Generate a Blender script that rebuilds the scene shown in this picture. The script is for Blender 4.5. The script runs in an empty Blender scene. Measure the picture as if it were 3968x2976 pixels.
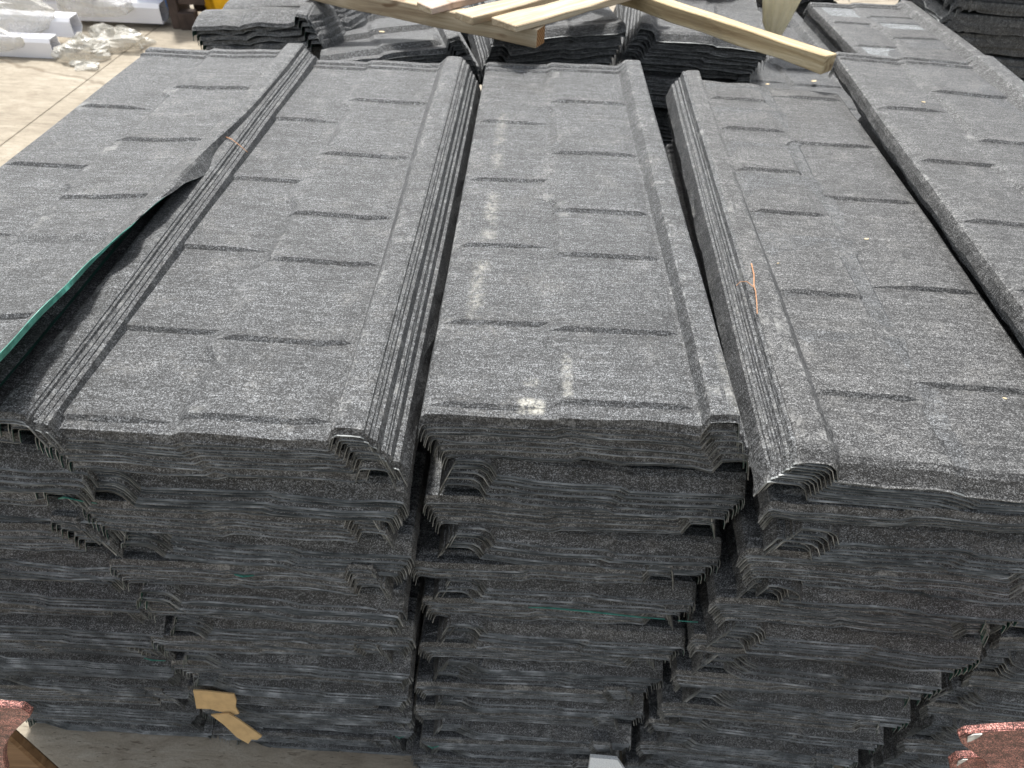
import bpy, bmesh, math, random
import numpy as np
from mathutils import Vector, Matrix
random.seed(7); rng = np.random.default_rng(7)
S = bpy.context.scene
COL = S.collection
R = math.radians

# ------------------------------------------------------------------ camera
cam_d = bpy.data.cameras.new("camera"); cam = bpy.data.objects.new("camera", cam_d); COL.objects.link(cam)
cam_d.sensor_width = 36; cam_d.lens = 24.6; cam_d.clip_start = .02; cam_d.clip_end = 200
cam.matrix_world = Matrix(((0.998353, -0.05699621, -0.00653539, 0), (0.03402573, 0.6799831, -0.73243787, 0),
                           (0.04619014, 0.73100918, 0.6808025, 1.80), (0, 0, 0, 1)))
cam_d.dof.use_dof = True; cam_d.dof.focus_distance = 1.05; cam_d.dof.aperture_fstop = 8
S.camera = cam
# ------------------------------------------------------------------ sky, sun, exposure
SUN = Vector((-.17, .42, .88)).normalized()
elev = math.asin(SUN.z); azim = math.atan2(SUN.x, SUN.y)
w = bpy.data.worlds.new("World"); S.world = w; w.use_nodes = True
nt = w.node_tree; nt.nodes.clear()
sky = nt.nodes.new("ShaderNodeTexSky"); sky.sky_type = 'NISHITA'; sky.sun_disc = False
sky.sun_elevation = elev; sky.sun_rotation = azim; sky.air_density = 1.6; sky.dust_density = 4.0; sky.ozone_density = 1.0
bg = nt.nodes.new("ShaderNodeBackground"); bg.inputs[1].default_value = .12
wo = nt.nodes.new("ShaderNodeOutputWorld"); hs = nt.nodes.new('ShaderNodeHueSaturation'); hs.inputs['Saturation'].default_value = .35  # thin white cloud veil
nt.links.new(sky.outputs[0], hs.inputs['Color']); nt.links.new(hs.outputs[0], bg.inputs[0]); nt.links.new(bg.outputs[0], wo.inputs[0])
sl = bpy.data.lights.new("sun", 'SUN'); sl.energy = 3.7; sl.angle = R(6); sl.color = (1, .985, .955)
so = bpy.data.objects.new("sun", sl); COL.objects.link(so); so.rotation_euler = SUN.to_track_quat('Z', 'Y').to_euler()
S.view_settings.view_transform = 'Standard'; S.view_settings.look = 'None'; S.view_settings.gamma = 1
S.view_settings.exposure = .80
S.cycles.max_bounces = 6

# ------------------------------------------------------------------ materials
class N:
    def __init__(s, name):
        s.m = bpy.data.materials.new(name); s.m.use_nodes = True; s.t = s.m.node_tree; s.t.nodes.clear()
        s.out = s.t.nodes.new("ShaderNodeOutputMaterial"); s.b = s.t.nodes.new("ShaderNodeBsdfPrincipled")
        s.t.links.new(s.b.outputs[0], s.out.inputs[0])
    def n(s, typ, **k):
        o = s.t.nodes.new("ShaderNode" + typ)
        for a, b in k.items():
            setattr(o, a, b)
        return o
    def l(s, a, b): s.t.links.new(a, b)
    def val(s, sock, v):
        if hasattr(v, 'links') or isinstance(v, bpy.types.NodeSocket): s.l(v, sock)
        else: sock.default_value = v
    def math(s, op, a, b=0, c=0, clamp=False):
        o = s.n("Math", operation=op, use_clamp=clamp); s.val(o.inputs[0], a); s.val(o.inputs[1], b); s.val(o.inputs[2], c); return o.outputs[0]
    def mixc(s, f, a, b, mode='MIX'):
        o = s.n("Mix", data_type='RGBA', blend_type=mode); s.val(o.inputs[0], f); s.val(o.inputs[6], a); s.val(o.inputs[7], b); return o.outputs[2]
    def mapr(s, v, a, b, c=0, d=1):
        o = s.n("MapRange"); s.val(o.inputs[0], v); 
        for i, x in enumerate((a, b, c, d)): o.inputs[i+1].default_value = x
        return o.outputs[0]
    def ramp(s, v, stops, interp='LINEAR'):
        o = s.n("ValToRGB"); cr = o.color_ramp; cr.interpolation = interp
        while len(cr.elements) > 1: cr.elements.remove(cr.elements[-1])
        for i, (p, c) in enumerate(stops):
            e = cr.elements[0] if i == 0 else cr.elements.new(p)
            e.position = p; e.color = (*c, 1) if len(c) == 3 else c
        s.l(v, o.inputs[0]); return o.outputs[0]
    def coord(s, scale=(1, 1, 1), loc=None, jitter=False, rot=(0, 0, 0)):
        tc = s.n("TexCoord"); v = tc.outputs['Object']
        if jitter:
            oi = s.n("ObjectInfo"); mu = s.n("VectorMath", operation='SCALE'); cx = s.n("CombineXYZ")
            s.l(oi.outputs['Random'], cx.inputs[0]); s.l(oi.outputs['Random'], cx.inputs[1]); s.l(oi.outputs['Random'], cx.inputs[2])
            s.l(cx.outputs[0], mu.inputs[0]); mu.inputs[3].default_value = 7.3
            ad = s.n("VectorMath", operation='ADD'); s.l(v, ad.inputs[0]); s.l(mu.outputs[0], ad.inputs[1]); v = ad.outputs[0]
        mp = s.n("Mapping"); mp.inputs['Scale'].default_value = scale; mp.inputs['Rotation'].default_value = rot
        s.l(v, mp.inputs[0]); return mp.outputs[0]
    def noise(s, vec, scale, detail=2, rough=.5, dist=0):
        o = s.n("TexNoise"); s.l(vec, o.inputs['Vector']); o.inputs['Scale'].default_value = scale
        o.inputs['Detail'].default_value = detail; o.inputs['Roughness'].default_value = rough; o.inputs['Distortion'].default_value = dist
        return o.outputs['Fac']
    def bump(s, h, strength, dist, prev=None):
        o = s.n("Bump"); s.l(h, o.inputs['Height']); o.inputs['Strength'].default_value = strength; o.inputs['Distance'].default_value = dist
        if prev is not None: s.l(prev, o.inputs['Normal'])
        return o.outputs[0]
    def done(s, color, rough=.8, normal=None, spec=.5):
        s.val(s.b.inputs['Base Color'], color); s.val(s.b.inputs['Roughness'], rough)
        if normal is not None: s.l(normal, s.b.inputs['Normal'])
        s.b.inputs['Specular IOR Level'].default_value = spec
        return s.m

def granules(name, marks=None, tint=(1, 1, 1), gain=1.0, fine=1.0):
    """stone chips bonded to steel: dark basalt chips with pale ones between"""
    k = N(name)
    v = k.coord(jitter=True)
    vo = k.n("TexVoronoi"); k.l(v, vo.inputs['Vector']); vo.inputs['Scale'].default_value = 880 * fine
    sep = k.n("SeparateColor"); k.l(vo.outputs['Color'], sep.inputs[0])
    big = k.noise(v, 420 * fine, 3, .7)
    rows = k.noise(k.coord((50, 330, 90), jitter=True), 1, 2, .6)
    rows2 = k.noise(k.coord((7, 85, 30), jitter=True), 1, 2, .6)
    cloud = k.noise(v, 9, 3, .6)
    f = k.math('MULTIPLY', sep.outputs[0], .55)
    f = k.math('ADD', f, k.math('MULTIPLY', big, .60))
    f = k.math('ADD', f, k.math('MULTIPLY', rows, .52))
    f = k.math('ADD', f, k.math('ADD', k.math('MULTIPLY', cloud, .14), k.math('MULTIPLY', k.math('SUBTRACT', rows2, .5), .26)))
    f = k.math('SUBTRACT', k.math('MULTIPLY', f, 1.06), .475)
    t = lambda x: (x * tint[0] * gain * .47, x * tint[1] * gain * .485, x * tint[2] * gain * .50)
    c = k.ramp(f, [(.18, t(.016)), (.42, t(.04)), (.56, t(.115)), (.72, t(.33)), (.9, t(.62))])
    # dry dust caught on folds and a few scuffs
    at = k.n("Attribute", attribute_name='fold')
    du = k.noise(v, 14, 3, .6); d2 = k.noise(v, 210, 2, .6)
    duf = k.math('MULTIPLY', k.mapr(du, .54, .74), k.mapr(d2, .42, .6))
    fo = k.math('MULTIPLY', at.outputs['Fac'], k.math('MULTIPLY', k.mapr(k.noise(v, 45, 3, .7), .50, .66), k.mapr(d2, .40, .58)))
    c = k.mixc(k.math('MULTIPLY', duf, .28), c, (.33, .32, .30, 1))
    scf = k.math('MULTIPLY', k.mapr(k.noise(v, 12, 4, .6), .62, .70), k.math('MULTIPLY', d2, k.math('GREATER_THAN', at.outputs['Fac'], .1)))
    c = k.mixc(k.math('MULTIPLY', scf, .6), c, (.40, .40, .38, 1))
    c = k.mixc(k.math('MULTIPLY', fo, .75), c, (.38, .38, .37, 1))
    if marks:                                      # chalky rubbing marks on this one sheet, in its own coordinates
        tc = k.n("TexCoord"); sx = k.n("SeparateXYZ"); k.l(tc.outputs['Object'], sx.inputs[0])
        fr = k.noise(v, 120, 3, .7); fr2 = k.noise(v, 22, 2, .5)
        for (x0, x1, y0, y1, amt, soft) in marks:
            ax = k.math('MULTIPLY', k.mapr(sx.outputs[0], x0 - soft, x0 + soft), k.mapr(sx.outputs[0], x1 + soft, x1 - soft))
            ay = k.math('MULTIPLY', k.mapr(sx.outputs[1], y0 - soft, y0 + soft), k.mapr(sx.outputs[1], y1 + soft, y1 - soft))
            mk = k.math('MULTIPLY', k.math('MULTIPLY', ax, ay), k.math('MULTIPLY', k.mapr(fr, .38, .6), k.mapr(fr2, .32, .55)))
            c = k.mixc(k.math('MULTIPLY', mk, amt), c, (.62, .60, .52, 1))
    h = k.math('ADD', k.math('MULTIPLY', vo.outputs['Distance'], -.5), k.math('ADD', big, k.math('MULTIPLY', rows, .5)))
    nm = k.bump(h, .85, .0016)
    return k.done(c, .50, nm, .50)
M_GRAN = granules("charcoal_granules")
M_GRAN2 = granules("grey_granules", gain=1.18, tint=(1.03, 1.0, .99))
M_GRAN_D = granules("dull_granules", gain=1.0, tint=(1.03, 1.0, .97))
M_MARK = granules("chalk_marked_granules", marks=[(.125, .158, .008, .034, .6, .004), (.128, .150, .060, .075, .5, .004), (.045, .062, .20, .36, .38, .010), (.05, .066, .42, .60, .34, .010),
                                                   (.052, .066, .70, .98, .30, .010), (.185, .192, .03, .12, .45, .006), (.40, .42, .0, .12, .3, .01)])
M_PALE = granules("pale_granules", tint=(1.0, 1.03, 1.03), gain=2.4)
M_RED = granules("red_granules", tint=(2.5, 1.05, .85), gain=1.7, fine=1.3)
M_BROWN = granules("brown_grey_granules", tint=(1.12, 1.0, .98), gain=.72, fine=.6)

def mk_green():
    k = N("green_primer"); v = k.coord(jitter=True)
    c = k.ramp(k.noise(v, 30, 3, .6), [(.3, (.010, .045, .036)), (.7, (.022, .10, .078))])
    return k.done(c, .45, None, .4)
M_GREEN = mk_green()
def mk_edge():
    k = N("cut_steel_edge"); v = k.coord(jitter=True)
    c = k.ramp(k.noise(v, 22, 4, .6), [(.34, (.055, .06, .06)), (.54, (.17, .18, .18)), (.72, (.42, .43, .425))])
    k.b.inputs['Metallic'].default_value = .25
    return k.done(c, .5)
M_EDGE = mk_edge()
def mk_teal():
    k = N("lit_green_primer"); v = k.coord(jitter=True)  # same primer as green_primer, skylight on the curled strip put into its colour
    c = k.ramp(k.noise(v, 60, 3, .6), [(.3, (.025, .15, .115)), (.7, (.09, .34, .27))])
    return k.done(c, .35)
M_TEAL = mk_teal()

def mk_concrete():
    k = N("brushed_concrete"); v = k.coord()
    a = k.noise(k.coord((5, 24, 1), rot=(0, 0, R(28))), 1.0, 7, .75, 1.2)
    b = k.noise(v, 1.4, 4, .6); g = k.noise(v, 180, 3, .6); st = k.noise(v, 5.5, 5, .7, .6)
    f = k.math('ADD', k.math('MULTIPLY', a, .55), k.math('MULTIPLY', b, .45))
    c = k.ramp(f, [(.36, (.21, .18, .14)), (.5, (.31, .27, .21)), (.62, (.39, .35, .285))])
    c = k.mixc(k.math('MULTIPLY', k.mapr(st, .54, .68), .42), c, (.19, .155, .115, 1))
    c = k.mixc(k.math('MULTIPLY', k.mapr(g, .45, .7), .25), c, (.16, .14, .11, 1))
    pit = k.mapr(k.noise(k.coord((26, 120, 1), rot=(0, 0, R(28))), 1, 3, .6), .60, .68)
    c = k.mixc(k.math('MULTIPLY', pit, .5), c, (.13, .10, .07, 1))
    # wandering hairline cracks
    vo = k.n("TexVoronoi", feature='DISTANCE_TO_EDGE'); vo.inputs['Scale'].default_value = .42
    ns = k.n("TexNoise"); k.l(v, ns.inputs['Vector']); ns.inputs['Scale'].default_value = 3.2; ns.inputs['Detail'].default_value = 5
    mx = k.n("Mix", data_type='VECTOR'); mx.inputs[0].default_value = .16; k.l(v, mx.inputs[4]); k.l(ns.outputs['Color'], mx.inputs[5]); k.l(mx.outputs[1], vo.inputs['Vector'])
    ck = k.mapr(vo.outputs['Distance'], .006, .001)
    c = k.mixc(k.math('MULTIPLY', ck, .55), c, (.12, .09, .06, 1))
    h = k.math('ADD', k.math('MULTIPLY', a, .8), k.math('SUBTRACT', k.math('MULTIPLY', g, .35), k.math('ADD', pit, ck)))
    return k.done(c, .9, k.bump(h, .5, .006), .2)
M_CONC = mk_concrete()
def mk_wood(name, a, b, c2, axis_scale=(2, 40, 40), bump=.5, fuzz=0):
    k = N(name); v = k.coord(axis_scale, jitter=True)
    g = k.noise(v, 1, 5, .62, .8); kn = k.noise(k.coord((7, 14, 14), jitter=True), 1, 2, .5, 1.2)
    c = k.ramp(g, [(.3, a), (.52, b), (.72, c2)])
    c = k.mixc(k.math('MULTIPLY', k.mapr(kn, .66, .74), .75), c, (.13, .07, .035, 1))
    fine = k.noise(k.coord((6, 260, 260), jitter=True), 1, 3, .7)
    c = k.mixc(k.math('MULTIPLY', k.mapr(fine, .52, .66), .30), c, (.20, .14, .08, 1))
    c = k.mixc(k.math('MULTIPLY', k.mapr(k.noise(k.coord((9, 12, 12), jitter=True), 1, 4, .7), .52, .70), .35), c, (.26, .22, .17, 1))
    h = g
    if fuzz: h = k.math('ADD', g, k.math('MULTIPLY', k.noise(k.coord((60, 160, 160), jitter=True), 1, 4, .7, 1.5), fuzz))
    return k.done(c, .75, k.bump(h, bump, .002), .25)
M_WOOD = mk_wood("sawn_pine", (.25, .18, .11), (.47, .38, .26), (.64, .56, .42))
M_WOODP = mk_wood("pinkish_pine", (.38, .26, .20), (.52, .39, .31), (.62, .50, .42))
M_WOODR = mk_wood("rough_sawn_pine", (.27, .19, .10), (.50, .39, .23), (.68, .58, .39), fuzz=1.4, bump=.9)
M_BOARD = mk_wood("old_brown_board", (.10, .055, .025), (.19, .11, .055), (.25, .16, .09))
def mk_end():
    k = N("end_grain"); v = k.coord((1, 1, 1), jitter=True)
    wv = k.n("TexWave", wave_type='RINGS', rings_direction='X'); k.l(v, wv.inputs['Vector']); wv.inputs['Scale'].default_value = 42; wv.inputs['Distortion'].default_value = 3
    c = k.ramp(wv.outputs['Fac'], [(0, (.17, .075, .025)), (.6, (.33, .17, .075)), (1, (.42, .25, .12))])
    return k.done(c, .8, k.bump(wv.outputs['Fac'], .3, .001), .2)
M_ENDG = mk_end()
def plain(name, col, rough=.5, nscale=20, amt=.12, spec=.4, bump=0):
    k = N(name); v = k.coord(jitter=True); n_ = k.noise(v, nscale, 3, .6)
    lo = tuple(x * (1 - amt) for x in col); hi = tuple(min(1, x * (1 + amt)) for x in col)
    c = k.ramp(n_, [(.3, lo), (.7, hi)])
    return k.done(c, rough, k.bump(n_, bump, .01) if bump else None, spec)
M_PVC = plain("white_plastic", (.80, .80, .84), .3, 6, .03)
M_BLUE = plain("blue_paint", (.10, .30, .66), .45, 6, .25)
M_YEL = plain("yellow_fabric", (.85, .46, .02), .75, 7, .2, .2, .8)
M_BRN = plain("brown_timber_paint", (.075, .055, .047), .7, 9, .35, .2)
M_BALE = plain("fibrous_brown", (.27, .18, .095), .95, 90, .7, .1, 1.0)
M_SACK = plain("cream_woven_plastic", (.56, .50, .34), .6, 9, .2, .3, .6)
M_CARD = plain("cardboard", (.52, .36, .18), .85, 40, .12, .2, .1)
M_STONE = plain("pale_chip", (.78, .80, .80), .9, 500, .25, .3, .3)
M_TWIG = plain("dry_twig", (.42, .23, .13), .8, 120, .3, .2)
M_CHIP = plain("wood_chip", (.62, .50, .32), .8, 120, .2, .2)
M_GAL = plain("worn_white_edge", (.50, .50, .48), .6, 90, .5)
def mk_film():
    k = N("clear_plastic_film"); v = k.coord(jitter=True); n_ = k.noise(v, 14, 4, .6)
    k.done((.62, .60, .54, 1), .28, k.bump(n_, .5, .02), .6)
    tr = k.n("BsdfTransparent"); mx = k.n("MixShader"); k.l(k.mapr(n_, .35, .65, .25, .70), mx.inputs[0])
    k.l(tr.outputs[0], mx.inputs[1]); k.l(k.b.outputs[0], mx.inputs[2]); k.l(mx.outputs[0], k.out.inputs[0])
    return k.m
M_FILM = mk_film()
def mk_sack():
    k = N("woven_cream_plastic"); v = k.coord(); n_ = k.noise(v, 12, 3, .6); c = k.ramp(n_, [(.3, (.78, .73, .58)), (.7, (.88, .84, .70))])
    k.done(c, .6, k.bump(n_, .6, .01), .3)
    tr = k.n("BsdfTranslucent"); k.l(c, tr.inputs[0]); mx = k.n("MixShader"); mx.inputs[0].default_value = .75
    k.l(k.b.outputs[0], mx.inputs[1]); k.l(tr.outputs[0], mx.inputs[2]); k.l(mx.outputs[0], k.out.inputs[0])
    return k.m
M_SACK = mk_sack()

# ------------------------------------------------------------------ helpers
def props(o, label=None, cat=None, group=None, kind=None):
    if label: o['label'] = label
    if cat: o['category'] = cat
    if group: o['group'] = group
    if kind: o['kind'] = kind
    return o
def mesh(name, verts, faces, mats, midx=None, smooth=None, fold=None):
    me = bpy.data.meshes.new(name); me.from_pydata([tuple(map(float, v)) for v in verts], [], [tuple(map(int, f)) for f in faces])
    for m in mats: me.materials.append(m)
    if midx is not None: me.polygons.foreach_set('material_index', np.asarray(midx, dtype=np.int32))
    if smooth is not None: me.polygons.foreach_set('use_smooth', np.asarray(smooth, dtype=bool))
    if fold is not None:
        a = me.attributes.new('fold', 'FLOAT', 'POINT'); a.data.foreach_set('value', np.asarray(fold, dtype=np.float32))
    me.update(); return me
def put(name, me, parent=None, loc=(0, 0, 0), rot=(0, 0, 0)):
    o = bpy.data.objects.new(name, me); COL.objects.link(o); o.location = loc; o.rotation_euler = rot
    if parent: o.parent = parent
    return o
def empty(name, loc=(0, 0, 0), rot=(0, 0, 0)):
    o = bpy.data.objects.new(name, None); COL.objects.link(o); o.location = loc; o.rotation_euler = rot; o.empty_display_size = .05
    return o
def sstep(a, b, x):
    t = np.clip((x - a) / (b - a), 0, 1); return t * t * (3 - 2 * t)

# ------------------------------------------------------------------ the pressed roofing sheet
W, L = .415, 1.335
#          x nose   x head   z      fold
PROF = [(-.006, -.006, -.027, .2), (-.004, -.004, -.012, 0), (-.001, -.001, -.003, 1), (.005, .005, 0, .3), (.030, .030, 0, 0), (.07, .07, 0, 0), (.115, .115, 0, 0),
        ('s', -.009, 0, 0), ('s', .005, .0065, .4), ('s', .03, .007, 0), (.24, .24, .007, 0), (.29, .29, .007, 0), (.335, .325, .007, 0),
        (.356, .340, .0065, 0), (.3615, .347, .008, .2), (.3655, .356, .018, 0), (.369, .365, .0275, .8), (.373, .371, .029, .5), (.390, .390, .0295, 0), (.401, .401, .029, .4), (.405, .405, .027, .5),
        (.4085, .4085, .014, 0), (.4145, .4145, -.006, .2)]
STEP_L = [.012, .19, .405, .65, .93]; STEP_R = [.022, .175, .375, .525, .765, 1.05]
def sheet_mesh(name, seed, bow=0., seam=.168, stepL=STEP_L, stepR=STEP_R, rev=False, dy=.06, mats=None, lift=0, nose_amp=.0012,
               coarse=False, lumps=0., pale=None, broad=False, wide_steps=None, scallop=0., droop=0., ph_seed=None):
    r = np.random.default_rng(seed)
    ys = [-.0068, -.0052, -.0036, -.0012, .004]
    ys_s = set()
    h_s = .0058 if not coarse else 0
    if not coarse:
        for s in list(stepL) + list(stepR):
            ys_s |= {round(s - .004, 4), round(s, 4), round(s + .006, 4)}
        if wide_steps:
            for s in wide_steps: ys_s |= {round(s - .012, 4), round(s, 4), round(s + .012, 4)}
        ys_s |= set(np.round(np.arange(.04, 1.25, dy), 4))
    else:
        ys_s |= {.45, .9}
    heads = [1.262, 1.267, 1.284, 1.291, 1.296, 1.312, 1.320, 1.3335, 1.3360] if not coarse else [1.30, 1.3335, 1.3360]
    last = -1
    for y in sorted(ys_s):
        if y > .009 and y - max(ys[-1], last) >= .0025 and y < 1.258: ys.append(y)
    ys += heads
    ys = np.array(ys); ny = len(ys)
    P = PROF if not coarse else [PROF[i] for i in (0, 2, 4, 7, 8, 12, 14, 16, 19, 20, 22)]
    hd = sstep(.0, 1.1, ys)
    X = np.zeros((len(P), ny)); Z = np.zeros((len(P), ny)); F = np.zeros((len(P), ny))
    jog = np.zeros(ny)
    ph = (np.random.default_rng(int(ph_seed)) if ph_seed is not None else r).uniform(0, 6.28, 6)
    jog = .009 * np.sign(np.sin(ys * 2 * math.pi / .43 + 1.0)) * (ys < 1.2)
    for i, (xa, xb, z, fo) in enumerate(P):
        if xa == 's': X[i] = seam + xb + jog; Z[i] = z
        else: X[i] = xa * (1 - hd) + xb * hd; Z[i] = z
        F[i] = fo
    Y = np.tile(ys, (len(P), 1))
    # shingle relief
    def saw(y, steps, h):
        b = [0.] + list(steps) + [1.262]
        out = np.zeros_like(y)
        for a, c in zip(b[:-1], b[1:]):
            if not rev:
                t = np.clip((y - a) / (c - a), 0, 1); seg = h * (1 - t) if a > 0 else np.zeros_like(y) 
                seg = np.where(y >= a + .0059, seg, 0) * (y < c + .0059)
            else:
                t = np.clip((y - a) / (c - a), 0, 1); seg = h * t if c < 1.26 else np.zeros_like(y)
                seg = np.where(y < c + .0001, seg, 0) * (y >= a - .0001)
            out = np.maximum(out, seg)
        return out
    if h_s:
        sL, sR = saw(ys, stepL, h_s), saw(ys, stepR, h_s)
        for i in range(len(P)):
            x = X[i]
            wl = sstep(.004, .018, x) * (1 - sstep(seam - .013, seam - .006, x)); wr = sstep(seam + .004, seam + .018, x) * (1 - sstep(.335, .352, x))
            Z[i] += sL * wl + sR * wr
        if wide_steps:                                  # full-width ridges instead of shingles
            for s in wide_steps: 
                for i in range(len(P)):
                    Z[i] += .014 * sstep(s - .012, s, ys) * (1 - sstep(s + .0, s + .17, ys)) * (X[i] < .352) * (X[i] > 0)
    # head end: two ridges, then a sloping lip; nose end: short lip
    hz = .005 * sstep(1.262, 1.267, ys) - .005 * sstep(1.27, 1.291, ys) + .005 * sstep(1.291, 1.296, ys) if not coarse else 0 * ys
    ribw = np.clip((Z - .006) / .02, 0, 1)
    Z += hz * (1 - ribw)
    hl = sstep(1.312, L + .004, ys); ribm = np.ones((len(P), 1)); ribm[-8 if not coarse else -5:] = .5
    Z -= ribm * np.interp(ys, [1.312, 1.320, 1.3335, 1.3360], [0, .006, .024, .0248])
    nl = np.select([ys <= -.0060, ys <= -.0050, ys <= -.003, ys <= 0], [.0137, .0132, .0090, .0012], 0.)
    Z -= nl * (.4 + .6 * ribm)
    # waviness of thin steel
    xw = X / W
    Z += bow * (.0045 * np.sin(xw * math.pi * 1.3 + ph[0] * .3) - .002)
    Z += .0009 * np.sin(X * 21 + ph[1]) * np.cos(Y * 5 + ph[2]) + .0006 * np.sin(Y * 13 + ph[3] + X * 8)
    fray = np.clip(1 - ys / .06, 0, 1) + np.clip((ys - 1.28) / .05, 0, 1)
    Z += fray * nose_amp * (np.sin(X * 47 + ph[4]) + .6 * np.sin(X * 95 + ph[5]))
    Y += np.where((ys < .01) | (ys > 1.32), 1, 0) * (.0012 * np.sin(X * 33 + ph[2]) + .0006 * np.sin(X * 120 + ph[1]))
    # ragged flange edges
    for i in (0, len(P) - 1):
        Z[i] += r.normal(0, .0012, ny) + .0018 * np.sin(ys * 31 + ph[i % 5]); X[i] += .0012 * np.sin(ys * 47 + ph[1])
    if lumps: Z += lumps * np.sin(X * 9 + ph[0]) * np.sin(Y * 4.1 + ph[1])
    if droop:                                            # a front edge that hangs away from the pile
        Z -= droop * np.clip(1 - ys / .10, 0, 1) ** 2 * np.exp(-((X - .16) / .09) ** 2)
    if scallop:                                          # tile waves along the length, flange lobes at both sides
        wv = np.abs(np.sin(ys * math.pi / .15))
        Z += scallop * wv * (1 - ribw * .3)
        Z[-1] -= .045 * wv; Z[-2] -= .014 * wv; Z[0] -= .030 * wv
        X[-1] += .022 * wv; X[-2] += .018 * wv
    if lift:                                             # right edge bent up and curled over in the front half
        wav = ys + .05 * np.sin(ys * 9); u1 = 1 - sstep(.05, 1.15, wav); u2 = 1 - sstep(.22, .80, wav); wavy = .010 * np.sin(ys * 13 + 1) + .003 * np.sin(ys * 41) + .004 * np.exp(-((ys - .36) / .02) ** 2); tear = r.normal(0, .0012, ny) + .002 * np.sin(ys * 60)
        u = u2; nP = len(P)
        for i in range(nP): Z[i] += (.020 * sstep(.20, .37, X[i].copy())) * (.35 + .65 * u1)
        hx = [X[nP-k] - X[nP-4] for k in (3, 2, 1)]; hz_ = [Z[nP-k] - Z[nP-4] for k in (3, 2, 1)]
        tx = {nP-8: (.322, .010), nP-7: (.329, .020), nP-6: (.335, .036), nP-5: (.342, .044), nP-4: (.360, .053)}
        for i, (a, b) in tx.items():
            q = (i - (nP - 8)) / 4
            X[i] = X[i] * (1 - u1) + (a + wavy * q) * u1; Z[i] = Z[i] * (1 - u1) + (b + q * .5 * wavy + .012 * (1 - sstep(0, .3, ys)) * q) * u1
        for k, (a, b) in enumerate([(.015, .008), (.021, .013), (.0225, .022)]):
            X[nP-3+k] = X[nP-4] + hx[k] * (1 - u2) + (a + (tear if k == 2 else 0)) * u2; Z[nP-3+k] = Z[nP-4] + hz_[k] * (1 - u2) + (b + (tear if k == 2 else 0)) * u2
        Z[nP-1] -= .012 * (1 - u); X[nP-1] += .006 * (1 - u) * (1 + np.sin(ys * 23)) 
        Z[nP-2] += (.004 * np.sin(ys * 23)) * (1 - u)
    V = np.stack([X, Y, Z], -1)
    dxv = np.gradient(V, axis=0); dyv = np.gradient(V, axis=1)
    nrm = np.cross(dxv, dyv); nrm /= np.linalg.norm(nrm, axis=-1, keepdims=True) + 1e-9
    th = .0009 if not coarse else .0011
    B = V - nrm * th
    nx = len(P); idx = np.arange(nx * ny).reshape(nx, ny)
    a, b, c, d = idx[:-1, :-1].ravel(), idx[1:, :-1].ravel(), idx[1:, 1:].ravel(), idx[:-1, 1:].ravel()
    top = np.stack([a, b, c, d], 1); bot = np.stack([a, d, c, b], 1) + nx * ny
    loop = list(idx[:, 0]) + list(idx[-1, 1:]) + list(idx[::-1, -1][1:]) + list(idx[0, ::-1][1:-1])
    loop = np.array(loop); nl_ = len(loop)
    base = 2 * nx * ny
    allv = V.reshape(-1, 3); allb = B.reshape(-1, 3)
    verts = np.concatenate([allv, allb, allv[loop], allb[loop]])
    k0 = np.arange(nl_); k1 = (k0 + 1) % nl_
    rim = np.stack([base + k0, base + nl_ + k0, base + nl_ + k1, base + k1], 1)
    faces = np.concatenate([top, bot, rim])
    midx = np.concatenate([np.zeros(len(top), int), np.ones(len(bot), int), np.full(len(rim), 2)])
    if lift: midx[2*len(top)-(ny-1):2*len(top)] = 3; midx[2*len(top):][(loop >= (nx-1)*ny)] = 3  # only the curled outer strip and its rim take the brightened primer
    tm = midx[:len(top)].reshape(nx - 1, ny - 1); tm[:, 0] = 2 if dy > .035 else 0; tm[:, -1] = 2 if dy > .035 else 0
    mm = list(mats or (M_GRAN, M_GREEN, M_EDGE))
    if pale:
        cx = V[..., 0]; cy = V[..., 1]
        fx = (cx[:-1, :-1] + cx[1:, 1:]).ravel() / 2; fy = (cy[:-1, :-1] + cy[1:, 1:]).ravel() / 2
        for (x0, x1, y0, y1) in pale:
            s_ = (fx > x0) & (fx < x1) & (fy > y0) & (fy < y1); midx[:len(top)][s_] = 3
        mm.append(M_PALE)
    fold = np.concatenate([F.ravel() + (Y.ravel() < .0) * .35, np.zeros(nx * ny), np.zeros(2 * nl_)])
    if name is None: return verts, faces, midx, fold
    sm = np.zeros(len(faces), bool)
    return mesh(name, verts, faces, mm, midx, sm, fold)

VAR = [[sheet_mesh(f"roofing_sheet_{b}_{k}", 100 + b * 10 + k, bow=(b - 1.5) * .9, ph_seed=900 + b, nose_amp=.0008 + .0005 * k) for k in range(4)] for b in range(4)]
CRS = [[sheet_mesh(None, 300 + b * 10 + k, bow=(b - 1.5) * .9, coarse=True, ph_seed=900 + b, nose_amp=.0008 + .0005 * k) for k in range(3)] for b in range(4)]
stuff_v, stuff_f, stuff_m, stuff_o, stuff_n = [], [], [], [], 0
def add_stuff(Mx, b=None):
    global stuff_n
    b = random.randrange(4) if b is None else b; v, f, m, fo = CRS[b][random.randrange(3)]
    A = np.array(Mx); vv = v @ A[:3, :3].T + A[:3, 3]
    stuff_v.append(vv); stuff_f.append(f + stuff_n); stuff_m.append(m); stuff_o.append(fo); stuff_n += len(v)
ORD = ['first', 'second', 'third', 'fourth', 'fifth', 'sixth', 'seventh', 'eighth', 'ninth', 'tenth', 'eleventh', 'twelfth', 'thirteenth', 'fourteenth', 'fifteenth', 'sixteenth', 'seventeenth', 'eighteenth', 'nineteenth', 'twentieth']
count = 0
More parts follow.
